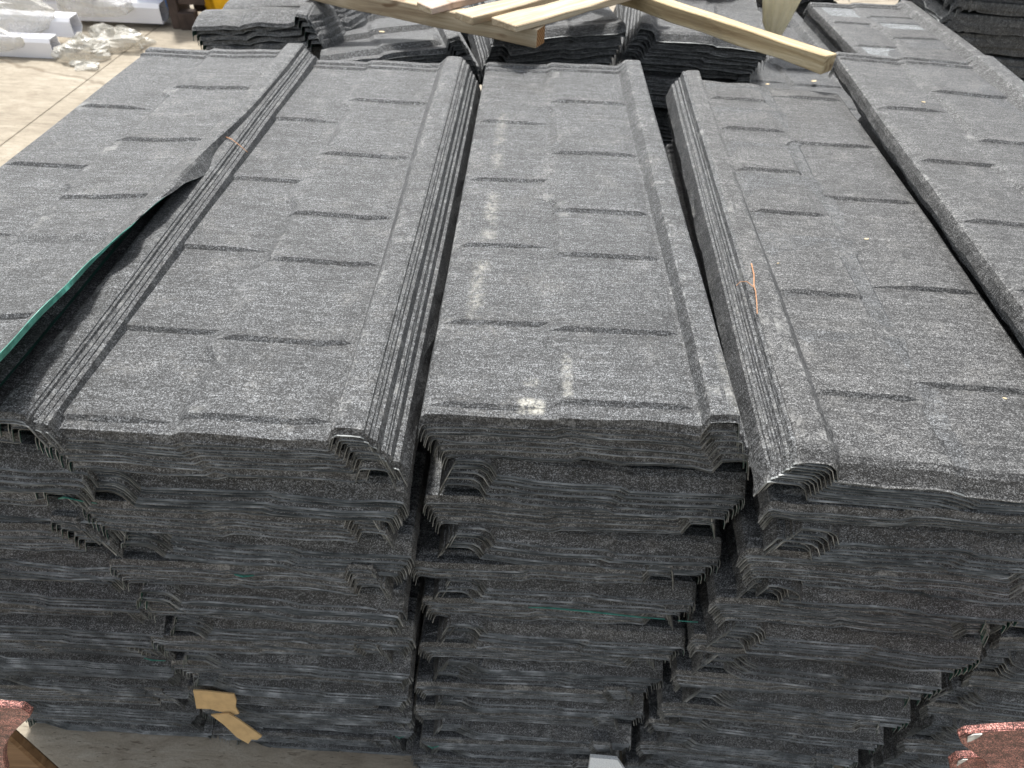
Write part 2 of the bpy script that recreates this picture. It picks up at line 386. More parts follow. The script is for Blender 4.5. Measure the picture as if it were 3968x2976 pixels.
def new_sheet(me, Mx, label, group):
    global count
    o = bpy.data.objects.new("roofing_sheet", me); COL.objects.link(o); o.matrix_world = Mx
    props(o, label, 'roofing sheet', group); count += 1
    return o
def stack(where, group, top, bot, n_ind, yaw=0., first_up=True, thick=None, top_mesh=None, top_label=None, pitch=.0074, drift=.0048, zend=.012, special=None, jit=1.0, off=.0, width_shift=.040):
    """bundles laid alternately nose-out and head-out; top/bot = front-left corner of the pile at its top and foot"""
    z = top[2]; b = 0; n = 0; up = first_up; r = random.Random(hash(group) % 1000 if False else len(group) * 7 + int(top[0] * 100))
    while z > zend:
        t = (top[2] - z) / max(.01, top[2] - bot[2])
        t = min(1, t)
        bx = top[0] + (bot[0] - top[0]) * t; by = top[1] + (bot[1] - top[1]) * t
        nb = thick[b] if thick and b < len(thick) else r.choice([5, 6, 6, 7, 7, 8, 9])
        bow = r.randrange(4); byaw = yaw + (r.gauss(0, .004) if b else 0); bys = r.gauss(0, .004) * jit if b else 0; bxs = r.gauss(0, .005) * jit if b else 0
        roll = r.gauss(0, .006) if b else 0
        dr = drift * r.uniform(.7, 1.2) if b else drift
        for i in range(nb):
            if z < zend: break
            yw = byaw + r.gauss(0, .0012) if (i or b) else byaw
            ys_ = by + bys + (0 if up or b == 0 else -.007) + r.gauss(0, .0018) * (1 if (i or b) else 0)
            sx = bxs + (dr * i if up else width_shift * (1 if b else .0) - dr * i) + r.gauss(0, .0008) * (1 if n else 0)
            if up: Mx = Matrix.Translation((bx + sx, ys_, z)) @ Matrix.Rotation(yw, 4, 'Z') @ Matrix.Rotation(roll, 4, 'Y')
            else:
                Mx = (Matrix.Translation((bx + sx, ys_ , z)) @ Matrix.Rotation(yw, 4, 'Z') @ Matrix.Rotation(roll, 4, 'Y')
                      @ Matrix.Translation((W, L, 0)) @ Matrix.Rotation(math.pi, 4, 'Z'))
            if n < n_ind:
                if n == 0 and top_mesh: o = new_sheet(top_mesh, Mx, top_label, group)
                elif special and n in special: o = new_sheet(special[n][0], Mx, special[n][1], group)
                else:
                    lab = f"dark sheet, {ORD[i]} down in the {ORD[b]} bundle of the {where}" if n else top_label
                    me_ = VAR[bow][r.randrange(4)]
                    if n > 2 and r.random() < .10:
                        me_ = DROOPS[r.randrange(4)]; Mx = Matrix.Translation((r.gauss(0, .006), -abs(r.gauss(.003, .004)), 0)) @ Mx
                    o = new_sheet(me_, Mx, lab, group)
            else: add_stuff(Mx, bow)
            n += 1; z -= (pitch if b else pitch * .78) * r.choice([.6, .7, .85, 1, 1, 1.15, 1.5]) * (1.0 if i < nb - 1 else 1)
        if False: pass
        z -= (.024 if up else .009) * r.uniform(.8, 1.25)
        up = not up; b += 1
    return n

# ------------------------------------------------------------------ front row of stacks
mA = sheet_mesh("curled_sheet", 11, lift=1, dy=.02, bow=.2, mats=(M_GRAN, M_GREEN, M_EDGE, M_TEAL))
mB = sheet_mesh("top_sheet_b", 12, dy=.03, bow=.3, lumps=.0010)
mC = sheet_mesh("top_sheet_c", 13, dy=.03, bow=-.6, lumps=.0012, mats=(M_MARK, M_GREEN, M_EDGE))
mD = sheet_mesh("top_sheet_d", 14, dy=.03, bow=.3, seam=.205, rev=True, stepL=[.06, .34, .60, .905, 1.15], stepR=[.12, .30, .51, .685, .95, 1.19], mats=(M_GRAN_D, M_GREEN, M_EDGE), lumps=.0010)
mE = sheet_mesh("top_sheet_e", 15, dy=.03, bow=.4, mats=(M_GRAN_D, M_GREEN, M_EDGE), lumps=.001)
DROOPS = [sheet_mesh(f"bent_sheet_{k}", 16 + k, bow=.3, droop=(.007, -.006, .005, -.008)[k], nose_amp=.0022) for k in range(4)]
GA, GB, GC, GD, GE = ('sheets piled in the stack with the curled edge', 'sheets piled in the stack with the small twig', 'sheets piled in the chalk marked stack',
                      'sheets piled in the forked twig stack', 'sheets piled in the stack overlapping its neighbour')
stack('stack with the curled top', GA, (-.978, .565, 1.160), (-1.125, .64, 0), 40, yaw=R(-.2), thick=[6, 7, 7, 6, 7], top_mesh=mA,
      top_label='grey roofing sheet with its long edge curled up showing green underside')
stack('stack next to the curled one', GB, (-.577, .573, 1.152), (-.63, .62, 0), 66, yaw=R(-.3), thick=[11, 8, 7, 9, 6, 8], top_mesh=mB, drift=.0042,
      top_label='smooth grey top sheet between the curled sheet and the chalk marked sheet')
stack('chalk marked stack', GC, (-.108, .636, 1.150), (-.158, .585, 0), 66, yaw=R(-.2), thick=[12, 8, 7, 8, 4, 7, 7], top_mesh=mC, drift=.0030,
      top_label='grey top sheet with white chalk marks and a white patch near its front')
stack('stack topped by the forked twig', GD, (.350, .572, 1.150), (.325, .60, 0), 58, yaw=R(-2.4), first_up=False, thick=[9, 6, 7, 8, 8, 8], top_mesh=mD, drift=.0034, width_shift=.045,
      top_label='brownish grey top sheet with its rib at the forked twig')
stack('overlapping far right stack', GE, (.765, .735, 1.198), (.765, .735, 1.10), 6, yaw=R(-3.4), thick=[6], zend=1.158, top_mesh=mE,
      top_label='grey top sheet overlapping its neighbour, raised rib at either edge')
stack('pile under the overlapping sheets', GE + ' below', (.895, .66, 1.125), (.890, .60, 0), 14, yaw=R(-2.5), thick=[7, 8, 8, 8], first_up=False, jit=1.5, pitch=.0075, width_shift=.0, drift=.003,
      top_label='dark roofing sheet just under the overlapping grey sheets')

# ------------------------------------------------------------------ back row
def frame(P0, P1, yd):
    P0 = Vector(P0); x = (Vector(P1) - P0).normalized(); y = Vector(yd); z = x.cross(y).normalized(); y = z.cross(x)
    M = Matrix.Identity(4); M.col[0][:3] = x; M.col[1][:3] = y; M.col[2][:3] = z; M.col[3][:3] = P0; return M
RIDGE = [sheet_mesh(f"ridged_sheet_{k}", 400 + k, stepL=[], stepR=[], wide_steps=[.035, .22, .42, .62, .82, 1.02], mats=(M_GRAN, M_GREEN, M_EDGE), bow=.4, nose_amp=.0018) for k in range(3)]
RIDGE_D = sheet_mesh("ridged_droop", 405, stepL=[], stepR=[], wide_steps=[.035, .22, .42, .62, .82, 1.02], bow=.4, droop=.03)
def back_stack(where, group, M0, layers, n_ind, top_label, meshes, pitch=.0115, zmin=.02, name_kind='roofing sheet'):
    """layers: list of (count, up, dx, roll)"""
    z = 0; n = 0; r = random.Random(len(where))
    for b, (cnt, up, dx, roll) in enumerate(layers):
        for i in range(cnt):
            M = M0 @ Matrix.Rotation(roll, 4, 'Y') @ Matrix.Translation((dx + (.006 * i if up else -.006 * i) + r.gauss(0, .002), r.gauss(0, .003), z))
            if not up: M = M @ Matrix.Translation((W, L, 0)) @ Matrix.Rotation(math.pi, 4, 'Z')
            if n < n_ind:
                me = meshes[n % len(meshes)] 
                if 'drooping' in where and n == 8: me = RIDGE_D
                new_sheet(me, M, top_label if n == 0 else f"ridged sheet, {ORD[i]} down in the {ORD[b]} bundle of the {where}", group)
            else: add_stuff(M)
            n += 1; z -= pitch * r.choice([.8, 1, 1, 1.2])
        z -= .022
    zb = (M0 @ Vector((0, 0, z))).z; p = M0.translation
    yaw = math.atan2(M0.col[0][1], M0.col[0][0]) * .4
    up = False
    while zb > zmin:
        for i in range(8):
            if zb < zmin: break
            M = Matrix.Translation((p.x + (.005 * i if up else .03 - .005 * i), p.y + .01, zb)) @ Matrix.Rotation(yaw, 4, 'Z')
            if not up: M = M @ Matrix.Translation((W, L, 0)) @ Matrix.Rotation(math.pi, 4, 'Z')
            add_stuff(M); zb -= pitch
        up = not up; zb -= .02
back_stack('stack with a drooping sheet', 'ridged sheets behind the curled and plain sheets', frame((-.58, 2.05, 1.088), (-.175, 2.15, 1.130), (.10, .36, 0)), [(9, True, 0, 0), (7, True, .03, .02), (4, False, 0, 0)], 13,
           'ridged grey sheet between wavy tiles and the pallet, its rib corner by the beam', RIDGE)
back_stack('stack under the pallet corner', 'ridged sheets under the pallet corner', frame((-.105, 2.27, 1.115), (.305, 2.335, 1.158), (.06, .38, 0)), [(10, False, .0, 0), (7, True, -.02, .03)], 12,
           'ridged grey sheet lying under the sawn end of the pallet beam', RIDGE)
back_stack('stack under the long plank', 'ridged sheets under the long plank', frame((.335, 2.35, 1.132), (.745, 2.30, 1.137), (-.02, .30, 0)), [(9, False, .0, 0), (8, True, -.03, .01)], 12,
           'ridged grey sheet lying under the long pale plank', RIDGE)
mF = sheet_mesh("patched_sheet", 21, dy=.035, stepL=[.20, .50, .776, 1.045], stepR=[.33, .60, .87, 1.13], mats=(M_GRAN_D, M_GREEN, M_EDGE),
                pale=[(.03, .150, 1.145, 1.262), (.19, .335, 1.0, 1.125), (.03, .15, .68, .775)])
stack('patched stack', 'sheets under the pale patched sheet', (1.14, 1.87, 1.05), (1.14, 1.87, .9), 3, thick=[3, 8, 8, 8, 8, 8, 8, 8, 8], top_mesh=mF, jit=.5, zend=.35,
      top_label='roofing sheet with three pale grey patches at the far right')
mL = sheet_mesh("low_sheet", 22, dy=.05)
stack('low stack beyond the plank', 'sheets of the low stack beyond the plank', (.745, 2.12, .95), (.745, 2.12, .8), 2, thick=[2, 8, 8, 8, 8, 8, 8, 8], top_mesh=mL, jit=.5, zend=.4,
      top_label='low roofing sheet seen below the end of the long plank')
# dark piles at the right, long sides towards the camera
zz = 1.30; r5 = random.Random(5); nG = 0
while zz > .45:
    for i in range(4):
        M = Matrix.Translation((1.60 + r5.gauss(0, .012) + .01 * i, 3.02 + r5.gauss(0, .01), zz)) @ Matrix.Rotation(R(88 + r5.gauss(0, 1.0)), 4, 'Z') @ Matrix.Rotation(R(r5.gauss(0, 1.0)), 4, 'X') @ Matrix.Translation((0, -1.335, 0))
        if nG < 24: new_sheet(VAR[r5.randrange(4)][r5.randrange(4)], M, ('topmost dark sheet of the far pile beyond the patched sheet' if nG == 0 else f"dark sheet seen edge-on, {ORD[i]} in the {ORD[nG // 4]} layer of the far right pile"), 'sheets of the dark pile in the far right corner')
        else: add_stuff(M)
        nG += 1; zz -= .0125
    zz -= .022
print("sheets as objects", count)
sv = np.concatenate(stuff_v); sf = np.concatenate(stuff_f); sm_ = np.concatenate(stuff_m); sfo = np.concatenate(stuff_o)
me = mesh("sheet_pile_rest", sv, sf, (M_GRAN, M_GREEN, M_EDGE), sm_, None, sfo)
props(put("stacked_roofing_sheets", me), 'lower dark roofing sheets packed tight in the piles down to the concrete', 'roofing sheets', None, 'stuff')

# ------------------------------------------------------------------ wavy tile stacks
WV = [sheet_mesh(f"wavy_sheet_{k}", 500 + k, stepL=[], stepR=[], dy=.022, scallop=.028, nose_amp=.003, bow=.5) for k in range(3)]
WB = sheet_mesh("wavy_brown", 510, stepL=[], stepR=[], dy=.022, scallop=.026, mats=(M_BROWN, M_GREEN, M_EDGE))
def wavy(where, group, M0, cnts, top_label, meshes, pitch=.013, dark='dark wavy tile sheet'):
    z = 0; up = True; r = random.Random(3); n = 0
    for b, c in enumerate(cnts):
        for i in range(c):
            dx = (.007 * i if up else .03 - .007 * i)
            M = M0 @ Matrix.Translation((dx, r.gauss(0, .004) + (0 if up else .02), z)) @ Matrix.Rotation(r.gauss(0, .01), 4, 'Y')
            if not up: M = M @ Matrix.Translation((W, L, 0)) @ Matrix.Rotation(math.pi, 4, 'Z')
            o = bpy.data.objects.new("wavy_tile_sheet", meshes[n % len(meshes)]); COL.objects.link(o); o.matrix_world = M
            props(o, top_label if n == 0 else f"{dark}, {ORD[i]} down in the {ORD[b]} bundle {where}", 'roof tile sheet', group)
            z -= pitch * r.choice([.8, 1, 1.25]); n += 1
        z -= .028; up = not up
wavy('beside the bare concrete', 'wavy tile sheets stacked beside the bare concrete', frame((-1.035, 2.30, 1.090), (-.65, 2.21, 1.150), (.12, .34, 0)) , [6, 5, 7, 6, 7, 6, 7, 6, 6],
     'topmost wavy tile sheet with bent far corner, beside the bare concrete', WV)
wavy('beyond the cream sack', 'brownish wavy tile sheets beyond the cream sack', Matrix.Translation((1.02, 3.45, 1.10)) @ Matrix.Rotation(R(18), 4, 'Z'), [7, 6, 7, 6, 7, 6],
     'topmost brownish wavy tile sheet beyond the cream sack', [WB], pitch=.019, dark='brownish wavy tile sheet')
wavy('glimpsed between the ridged stacks', 'wavy tile sheets glimpsed between ridged stacks', Matrix.Translation((-.27, 2.75, 1.02)) @ Matrix.Rotation(R(-8), 4, 'Z'), [4, 4, 4],
     'lobed wavy tile sheet just under the pallet beam', WV)

# ------------------------------------------------------------------ ground
gx = [-60, -20, -8, -4, -2.876, -2.871, -2.866, -2, 0, 4, 20, 60]; gy = [-60, -5, 0, 1, 3, 5, 8, 20, 60]
gv, gf = [], []
for x in gx:
    for y in gy: gv.append((x, y, -.012 if x == -2.871 else 0))
for i in range(len(gx) - 1):
    for j in range(len(gy) - 1):
        a = i * len(gy) + j; gf.append((a, a + len(gy), a + len(gy) + 1, a + 1))
props(put("ground", mesh("ground", gv, gf, [M_CONC])), 'pale brushed concrete yard with a slab joint', None, None, 'structure')

# ------------------------------------------------------------------ timber
def box_mesh(name, sx, sy, sz, mats, bev=.002, end=None, wob=.0015, seg=6, seed=0):
    r = random.Random(seed); bm = bmesh.new()
    bmesh.ops.create_cube(bm, size=1)
    for v in bm.verts: v.co = Vector((v.co.x * sx, v.co.y * sy, v.co.z * sz))
    es = [e for e in bm.edges if abs((e.verts[0].co - e.verts[1].co).x) > sx * .5]
    bmesh.ops.subdivide_edges(bm, edges=es, cuts=seg)
    for v in bm.verts: v.co += Vector((0, r.gauss(0, wob), r.gauss(0, wob)))
    bmesh.ops.bevel(bm, geom=[e for e in bm.edges if e.calc_face_angle(0) > .8], offset=bev, segments=1, affect='EDGES')
    me = bpy.data.meshes.new(name); 
    for m in mats: me.materials.append(m)
    if end:
        bm.normal_update()
        for f in bm.faces:
            if abs(f.normal.x) > .9: f.material_index = 1
    bm.to_mesh(me); bm.free(); return me
def bar(name, parent, A, B, w_, h, mat, end=None, seed=0, twist=0):
    """bar whose top centre line runs A to B"""
    A, B = Vector(A), Vector(B); d = B - A; me = box_mesh(name, d.length, w_, h, [mat] + ([end] if end else []), end=end, seed=seed)
    x = d.normalized(); y = Vector((0, 0, 1)).cross(x).normalized(); z = x.cross(y)
    M = Matrix.Identity(4); M.col[0][:3] = x; M.col[1][:3] = y; M.col[2][:3] = z; M.col[3][:3] = (A + B) / 2 - z * h / 2
    o = put(name, me); o.matrix_world = M @ Matrix.Rotation(twist, 4, 'X')
    if parent: o.parent = parent; o.matrix_parent_inverse = Matrix.Identity(4); o.matrix_world = M
    return o
pal = empty("timber_pallet", (0, 0, 0)); props(pal, 'pale timber pallet corner of slats nailed across a sawn beam', 'pallet')
bar("beam", pal, (-.96, 2.464, 1.235), (.036, 1.999, 1.235), .055, .048, M_WOOD, M_ENDG, 1)
for k, (A, B, m) in enumerate([((-.282, 2.068, 1.2535), (.19, 2.60, 1.2535), M_WOODP), ((-.170, 1.999, 1.2535), (.30, 2.53, 1.2535), M_WOOD), ((-.063, 1.957, 1.2535), (.40, 2.483, 1.2535), M_WOOD)]):
    bar("slat", pal, A, B, (.062, .070, .088)[k], .0175, m, M_WOOD, 5 + k)
props(bar("wooden_plank", None, (.18, 2.58, 1.235), (.780, 1.908, 1.235), .048, .044, M_WOODR, M_WOODR, 20), 'long pale rough plank ending against the overlapping sheet', 'plank')

# ------------------------------------------------------------------ white gutters in plastic film
def gutter(name, y, z, x0, x1, w_, h, label, yaw=0, open_end=True, roll=0):
    """hollow moulded trough: closed ogee outline with thickness, end open"""
    out = [(0, 0), (w_ * .75, 0), (w_, h * .25), (w_, h * .55), (w_ * .92, h * .62), (w_ * .92, h), (w_ * .86, h), (w_ * .12, h), (0, h * .8)]
    inn = []
    cx = w_ / 2; cy = h / 2
    for (a, b) in out: inn.append((cx + (a - cx) * .90, cy + (b - cy) * .88))
    v, f = [], []; n = len(out)
    for X in (0, x1 - x0):
        for (a, b) in out: v.append((X, a, b))
        for (a, b) in inn: v.append((X, a, b))
    for i in range(n):
        j = (i + 1) % n
        f.append((i, j, 2 * n + j, 2 * n + i)); f.append((n + j, n + i, 3 * n + i, 3 * n + j))
        f.append((i, n + i, n + j, j)); f.append((2 * n + j, 3 * n + j, 3 * n + i, 2 * n + i))
    o = put("white_gutter", mesh("white_gutter", v, f, [M_PVC]), loc=(x0, y, z), rot=(roll, 0, yaw))
    props(o, label, 'gutter', 'white gutter lengths lying on the concrete'); return o
gutter('g', 4.90, .003, -5.2, -3.25, .125, .125, 'shortest white gutter length nearest the bare concrete', R(2))
gutter('g', 5.12, .075, -5.4, -3.20, .15, .125, 'white gutter with open trough end above the crumpled brown film', R(2))
gutter('g', 5.02 + .05, .003, -5.4, -3.45, .03, .06, 'thin white strip under the open ended gutter', R(2))
gutter('g', 5.62, .035, -5.0, -2.80, .16, .135, 'longest white gutter with rolled profile end by the blue panel', R(3))
gutter('g', 5.62, .178, -5.3, -3.28, .17, .10, 'white boxed gutter lying on top of the longest one', R(2))
gutter('g', 5.90, .08, -4.6, -3.14, .16, .16, 'white gutter behind, its square end beside the blue panel', R(2))
gutter('g', 6.05, .22, -5.6, -3.3, .2, .13, 'white wrapped gutter at the back of the heap', R(1))
def film(name, c, size, label, seed, rough=.35, squash=.42, n=22):
    r = np.random.default_rng(seed); u = np.linspace(0, 2 * math.pi, n, endpoint=False); vv = np.linspace(.05, math.pi * .62, 14)
    ph = r.uniform(0, 6.28, 12); V = []
    for b in vv:
        for a in u:
            k = 1 + rough * (np.sin(2 * a + ph[0] + 2 * b) * .5 + np.sin(5 * a + ph[1] - 2 * b) * .30) + r.normal(0, .035)
            x = math.sin(b) * math.cos(a) * k; y = math.sin(b) * math.sin(a) * k; z = (math.cos(b) + .35) * k * squash
            V.append((c[0] + x * size[0], c[1] + y * size[1], max(.004 + r.uniform(0, .004), c[2] + z * size[2])))
    F = []
    for i in range(len(vv) - 1):
        for j in range(n):
            a = i * n + j; b = i * n + (j + 1) % n; F.append((a, a + n, b + n, b))
    F.append(tuple(range(n)))
    o = put("plastic_film", mesh("plastic_film", V, F, [M_FILM])); props(o, label, 'plastic film', 'torn plastic film round the gutters')
film('f', (-3.08, 5.03, .01), (.16, .14, .20), 'crumpled brownish plastic film at the end of the nearest gutter', 1)
film('f', (-2.95, 5.30, .01), (.24, .14, .17), 'grey torn film trailing onto the concrete under the longest gutter', 2, .5)
film('f', (-2.99, 4.86, .0), (.10, .07, .05), 'thin loose film scrap nearest the slab crack', 3, .5)
film('f', (-3.95, 5.20, .10), (.62, .16, .30), 'milky film wrapped round the open ended gutter', 4, .15, .8)
film('f', (-4.1, 4.96, .05), (.62, .10, .22), 'milky film sleeve round the nearest gutter', 5, .08, .7)
film('f', (-3.25, 5.66, .12), (.26, .15, .22), 'clear film sleeve round the middle of the longest gutter', 6, .15, .8)
film('f', (-3.05, 6.15, .20), (.35, .14, .35), 'grey film heap behind the gutters beside the blue panel', 7, .35, .8)
film('f', (-4.1, 6.3, .20), (.7, .2, .4), 'white film heap at the back of the gutters', 8, .25, .8)

# ------------------------------------------------------------------ things at the back
def boxobj(name, sx, sy, sz, loc, rz, mat, parent=None, bev=.004):
    o = put(name, box_mesh(name, sx, sy, sz, [mat], bev=bev, wob=.001, seg=2), parent, loc, (0, 0, rz)); return o
cab = empty("blue_cabinet", (-2.945, 6.17, 0)); props(cab, 'light blue metal cabinet edge beyond the white gutters', 'cabinet')
boxobj("body", .30, .28, .75, (0, 0, .42), 0, M_BLUE, cab); boxobj("pale_frame", .03, .29, .75, (.17, -.01, .42), 0, M_PVC, cab)
for sx_ in (-.12, .12): boxobj("foot", .04, .2, .045, (sx_, 0, .0225), 0, M_BRN, cab)
boxobj("recess", .13, .012, .09, (.02, -.142, .26), 0, plain("deep_blue", (.03, .10, .30), .5), cab, .001)
cr = empty("brown_crate", (-2.52, 5.90, 0)); props(cr, 'dark brown stacked timber crate behind the wavy tiles', 'crate')
boxobj("post", .07, .30, .70, (-.20, 0, .35), R(6), M_BRN, cr); boxobj("side_board", .20, .035, .20, (-.05, -.10, .52), R(4), M_BRN, cr)
boxobj("side_board", .20, .035, .20, (-.05, -.10, .27), R(2), M_BRN, cr); boxobj("side_board", .20, .03, .60, (-.05, .16, .35), R(2), M_BRN, cr); boxobj("foot", .12, .12, .12, (-.10, -.10, .06), R(8), M_BRN, cr)
def lump(name, c, s, mat, label, cat, seed, amp=.12, folds=0, shade=True):
    bm = bmesh.new(); bmesh.ops.create_icosphere(bm, subdivisions=5, radius=1); r = random.Random(seed)
    from mathutils import noise as mn
    for v in bm.verts:
        p = v.co.copy(); k = 1 + amp * mn.noise(p * 1.6 + Vector((seed, 0, 0))) + amp * .5 * mn.noise(p * 5 + Vector((0, seed, 0)))
        if folds: 
            a = math.atan2(p.y, p.x); k += folds * math.sin(a * 11 + p.z * 1.5 + seed) * (1 - abs(p.z)) * .6 + folds * math.sin(a * 5 + seed) * .5
        v.co = Vector((p.x * s[0] * k, p.y * s[1] * k, p.z * s[2] * k))
    me = bpy.data.meshes.new(name); bm.to_mesh(me); bm.free(); me.materials.append(mat)
    me.polygons.foreach_set('use_smooth', np.ones(len(me.polygons), bool))
    return props(put(name, me, loc=c), label, cat)
lump("yellow_sack", (-2.40, 6.05, .28), (.19, .17, .31), M_YEL, 'bright yellow sack standing behind the wavy tile stack', 'sack', 3, .2, .06)
lump("fibre_bale", (.60, 2.98, 1.22), (.20, .22, .15), M_BALE, 'rough brown fibrous bale behind the long plank', 'bale', 5, .12)
# cream sack: gathered cone hanging over the stack
V, F = [], []; n = 60
for i in range(16):
    t = i / 15; rad = .012 + .088 * t ** .8; zc = .0 + .30 * t
    for j in range(n):
        a = j / n * 2 * math.pi; k = 1 + (.16 * math.sin(a * 9 + 1.2 * t) + .08 * math.sin(a * 17)) * (1 - .6 * t)
        V.append((.02 * t + rad * k * math.cos(a), rad * k * math.sin(a) * .8 + .10 * t, zc))
for i in range(15):
    for j in range(n):
        a = i * n + j; b = i * n + (j + 1) % n; F.append((a, b, b + n, a + n))
F.append(tuple(range(n - 1, -1, -1))); F.append(tuple(range(15 * n, 16 * n)))
me = mesh("cream_sack", V, F, [M_SACK], None, np.ones(len(F), bool))
props(put("cream_sack", me, loc=(.892, 2.76, 1.0)), 'cream woven sack gathered to a point between plank and brownish tiles', 'sack')

# ------------------------------------------------------------------ small things in front
def slab(name, outline, th, mat, M, label, cat, bend=0, parent=None, edge=None):
    """thin piece with an outline in its own xy plane, subdivided so that it can bend"""
    bm = bmesh.new(); vs = [bm.verts.new((x, y, 0)) for x, y in outline]; f = bm.faces.new(vs)
    g = bmesh.ops.extrude_face_region(bm, geom=[f]); 
    for v in g['geom']:
        if isinstance(v, bmesh.types.BMVert): v.co.z += th
    bmesh.ops.triangulate(bm, faces=bm.faces[:]); bmesh.ops.subdivide_edges(bm, edges=bm.edges[:], cuts=2)
    for v in bm.verts: v.co.z += bend * math.sin(v.co.x * 30) + bend * .5 * math.sin(v.co.y * 50 + 1)
    bmesh.ops.recalc_face_normals(bm, faces=bm.faces[:])
    me = bpy.data.meshes.new(name); bm.to_mesh(me); bm.free(); me.materials.append(mat)
    if edge:
        me.materials.append(edge)
        for p in me.polygons:
            if abs(p.normal.z) < .5: p.material_index = 1
    o = put(name, me); o.matrix_world = M; 
    if label: props(o, label, cat)
    return o
def face_m(x, y, z, rz=0, tilt=88):
    return Matrix.Translation((x, y, z)) @ Matrix.Rotation(R(tilt), 4, 'X') @ Matrix.Rotation(rz, 4, 'Z')
card = empty("torn_cardboard", (0, 0, 0)); props(card, 'torn strip of tan cardboard folded against the lower front of the stacks', 'cardboard')
a = slab("upper_flap", [(0, 0), (.004, .085), (.04, .088), (.115, .08), (.118, .05), (.112, .02), (.118, -.012), (.095, -.022), (.07, -.008), (.04, .004)], .004, M_CARD, face_m(-.594, .575, .318, R(-2), 80) @ Matrix.Scale(.72, 4), None, None, .001); a.parent = card
b_ = slab("lower_flap", [(0, 0), (.05, .012), (.072, -.01), (.13, -.085), (.115, -.100), (.10, -.098), (.088, -.118), (.06, -.092), (.03, -.04)], .004, M_CARD, face_m(-.565, .568, .307, R(0), 76) @ Matrix.Scale(.74, 4), None, None, .0012); b_.parent = card
slab("pale_chip", [(0, 0), (0, .082), (.058, .080), (.066, .068), (.088, .035), (.09, .010), (.082, 0)], .009, M_STONE, face_m(.222, .54, .122, R(-1), 70),
     'small pale grey chip standing against the foot of the chalk marked stack', 'chip')
def tube(name, pts, rad, mat, parent=None):
    V, F = [], []; n = 6
    for i, p in enumerate(pts):
        p = Vector(p); d = (Vector(pts[min(i + 1, len(pts) - 1)]) - Vector(pts[max(i - 1, 0)])).normalized()
        s_ = d.cross(Vector((0, 0, 1))).normalized(); t_ = d.cross(s_); rr = rad * (1 - .5 * i / len(pts))
        for k in range(n):
            a = k / n * 2 * math.pi; V.append(p + (s_ * math.cos(a) + t_ * math.sin(a)) * rr)
    for i in range(len(pts) - 1):
        for k in range(n):
            a = i * n + k; b = i * n + (k + 1) % n; F.append((a, b, b + n, a + n))
    F.append(tuple(range(n))); F.append(tuple(range((len(pts) - 1) * n, len(pts) * n)))
    return put(name, mesh(name, V, F, [mat]), parent)
tw = empty("forked_twig", (0, 0, 0)); props(tw, 'forked pale brown twig lying on the rib of the brownish grey sheet', 'twig')
tube("stem", [(.387, .985, 1.183), (.383, .950, 1.185), (.377, .922, 1.184), (.374, .900, 1.187), (.371, .875, 1.184), (.366, .848, 1.183)], .0012, M_TWIG, tw)
tube("side_shoot", [(.375, .912, 1.186), (.366, .926, 1.187), (.357, .929, 1.184), (.350, .922, 1.181)], .0008, M_TWIG, tw)
props(tube("small_twig", [(-.585, 1.325, 1.190), (-.568, 1.315, 1.190), (-.550, 1.303, 1.184), (-.535, 1.297, 1.174)], .0012, M_TWIG), 'small brown twig bridging the gap beside the curled sheet', 'twig')
CH = [((.628, 1.895, 1.158), .008, 'tiny pale wood chip at the far end of the brownish grey sheet'), ((.447, 1.03, 1.158), .003, 'white speck on the brownish grey sheet near its rib'),
      ((.685, .72, 1.158), .004, 'small wood sliver near the front of the brownish grey sheet'), ((.63, 1.13, 1.158), .006, 'dark curved sliver in the middle of the brownish grey sheet'),
      ((.98, 2.50, .972), .016, 'folded pale wood shaving in front of the patched sheet'), ((.94, 1.70, 1.206), .006, 'pale fleck on the overlapping grey sheet'),
      ((-.45, 2.27, 1.118), .013, 'pale torn scrap on the ridged sheet beside the wavy tiles'), ((-.33, 2.35, 1.133), .005, 'small pale fleck on the ridged sheet by the pallet')]
for p, s_, lab in CH:
    slab("wood_chip", [(0, 0), (s_, s_ * .25), (s_ * 1.5, s_ * .1), (s_ * 1.2, -s_ * .3), (s_ * .3, -s_ * .35)], .0012, M_CHIP, Matrix.Translation(p) @ Matrix.Rotation(random.uniform(-.6, .9), 4, 'Z') @ Matrix.Rotation(.15, 4, 'X'), lab, 'wood chip')

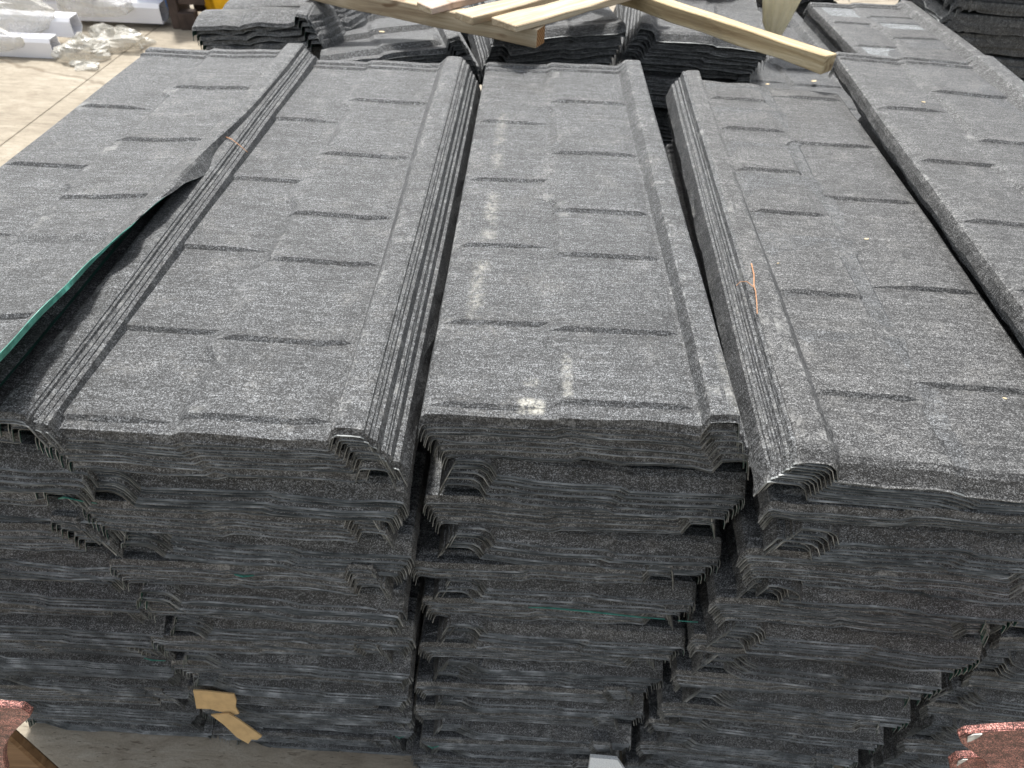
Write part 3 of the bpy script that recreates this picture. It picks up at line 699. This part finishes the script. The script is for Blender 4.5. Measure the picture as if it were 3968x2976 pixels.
# curled slivers of bare green steel along some sheets' front edges
def sliver(pts, w_, name="peeled_edge_strip"):
    V, F = [], []
    for i, p in enumerate(pts):
        k = math.sin(math.pi * (i + .3) / (len(pts) - .4)); V += [Vector(p) + Vector((0, -.001, 0)), Vector(p) + Vector((.002 * k, -.006 * k - .001, w_ * k)), Vector(p) + Vector((.002 * k, -.005 * k, w_ * k)), Vector(p)]
    for i in range(len(pts) - 1):
        for k in range(4): F.append((4 * i + k, 4 * i + (k + 1) % 4, 4 * i + 4 + (k + 1) % 4, 4 * i + 4 + k))
    return mesh(name, V, F, [M_TEAL])
SL = [([(.055, .590, .758), (.09, .588, .765), (.16, .587, .762), (.23, .588, .752), (.28, .590, .744)], .006, 'long pale green sliver peeled from a sheet low in the chalk marked stack'),
      ([(.300, .585, .750), (.318, .583, .752), (.332, .585, .749)], .010, 'short bright green sliver at the corner of the chalk marked stack'),
      ([(-.60, .570, 1.010), (-.585, .566, 1.018), (-.565, .566, 1.012), (-.55, .57, 1.004)], .010, 'bent green scrap between the curled and the plain stack'),
      ([(-.635, .575, .53), (-.615, .570, .535), (-.595, .572, .53)], .010, 'green scrap low between the two stacks above the cardboard'),
      ([(-.20, .585, .195), (-.19, .58, .20), (-.18, .585, .197)], .012, 'small green scrap low beside the dark gap'),
      ([(-.13, .580, .165), (-.12, .575, .17), (-.105, .58, .167)], .010, 'small green scrap at the foot of the chalk marked stack'),
      ([(.735, .588, .415), (.755, .583, .412), (.775, .586, .42)], .012, 'bright green flap at the lower corner of the forked twig stack'),
      ([(-.40, .572, .84), (-.385, .569, .843), (-.37, .572, .84)], .004, 'thin green sliver in the front of the plain stack')]
for pts, w_, lab in SL: props(put("green_sliver", sliver(pts, w_)), lab, 'metal sliver')

# red coated tiles standing nearest the camera
def red_tile(y, outline, label, rub, tilt=0.):
    """end of a folded tile: outlined web with a thin returned rim, worn pale at the tip"""
    x0, z0 = outline[0]; bm = bmesh.new(); fr = [bm.verts.new((x - x0, 0, z - z0)) for x, z in outline]; f = bm.faces.new(fr)
    g = bmesh.ops.extrude_face_region(bm, geom=[f])
    for v in g['geom']:
        if isinstance(v, bmesh.types.BMVert): v.co.y += .009
    bmesh.ops.bevel(bm, geom=bm.edges[:], offset=.0012, segments=2, affect='EDGES')
    bmesh.ops.recalc_face_normals(bm, faces=bm.faces[:])
    me = bpy.data.meshes.new("red_tile"); bm.to_mesh(me); bm.free(); me.materials.append(M_RED)
    o = put("red_tile", me, loc=(x0, y, z0)); props(o, label, 'roof tile', 'red coated tiles nearest the camera')
    if rub:
        v2 = [(a - x0, -.0010, b - z0) for a, b in rub]; n = len(v2); v2 += [(x, yy - .0012, z) for x, yy, z in v2]
        fs = [tuple(range(n)), tuple(range(2 * n - 1, n - 1, -1))] + [(k, (k + 1) % n, n + (k + 1) % n, n + k) for k in range(n)]
        e = put("rubbed_edge", mesh("rubbed_edge", v2, fs, [M_GAL]), o)
    return o
red_tile(.35, [(.574, .930), (.576, .944), (.597, .953), (.635, .964), (.80, .985), (.80, .74), (.70, .76), (.663, .826), (.642, .860), (.620, .879), (.587, .910)],
         'upper red coated tile poking in beside the lowest dark stack', [(.580, .938), (.5835, .9455), (.592, .9485), (.5925, .940), (.590, .928), (.587, .922)])
red_tile(.38, [(.653, .767), (.654, .788), (.676, .795), (.80, .81), (.80, .65), (.70, .68), (.670, .736)],
         'lower red coated tile under the upper red one', [(.658, .779), (.661, .787), (.667, .788), (.665, .774), (.664, .762)])
red_tile(.35, [(-.589, .847), (-.595, .835), (-.607, .821), (-.634, .788), (-.658, .755), (-.682, .714), (-.702, .670), (-.721, .618), (-.80, .60), (-.80, .872), (-.622, .866), (-.593, .864)],
         'pinkish red coated tile at the foot of the curled stack', None)
boxobj("brown_board", .14, .02, .30, (-.845, .42, .47), R(2), M_BOARD); bpy.data.objects["brown_board"]['label'] = 'thin brown board standing behind the pinkish red tile'; bpy.data.objects["brown_board"]['category'] = 'board'
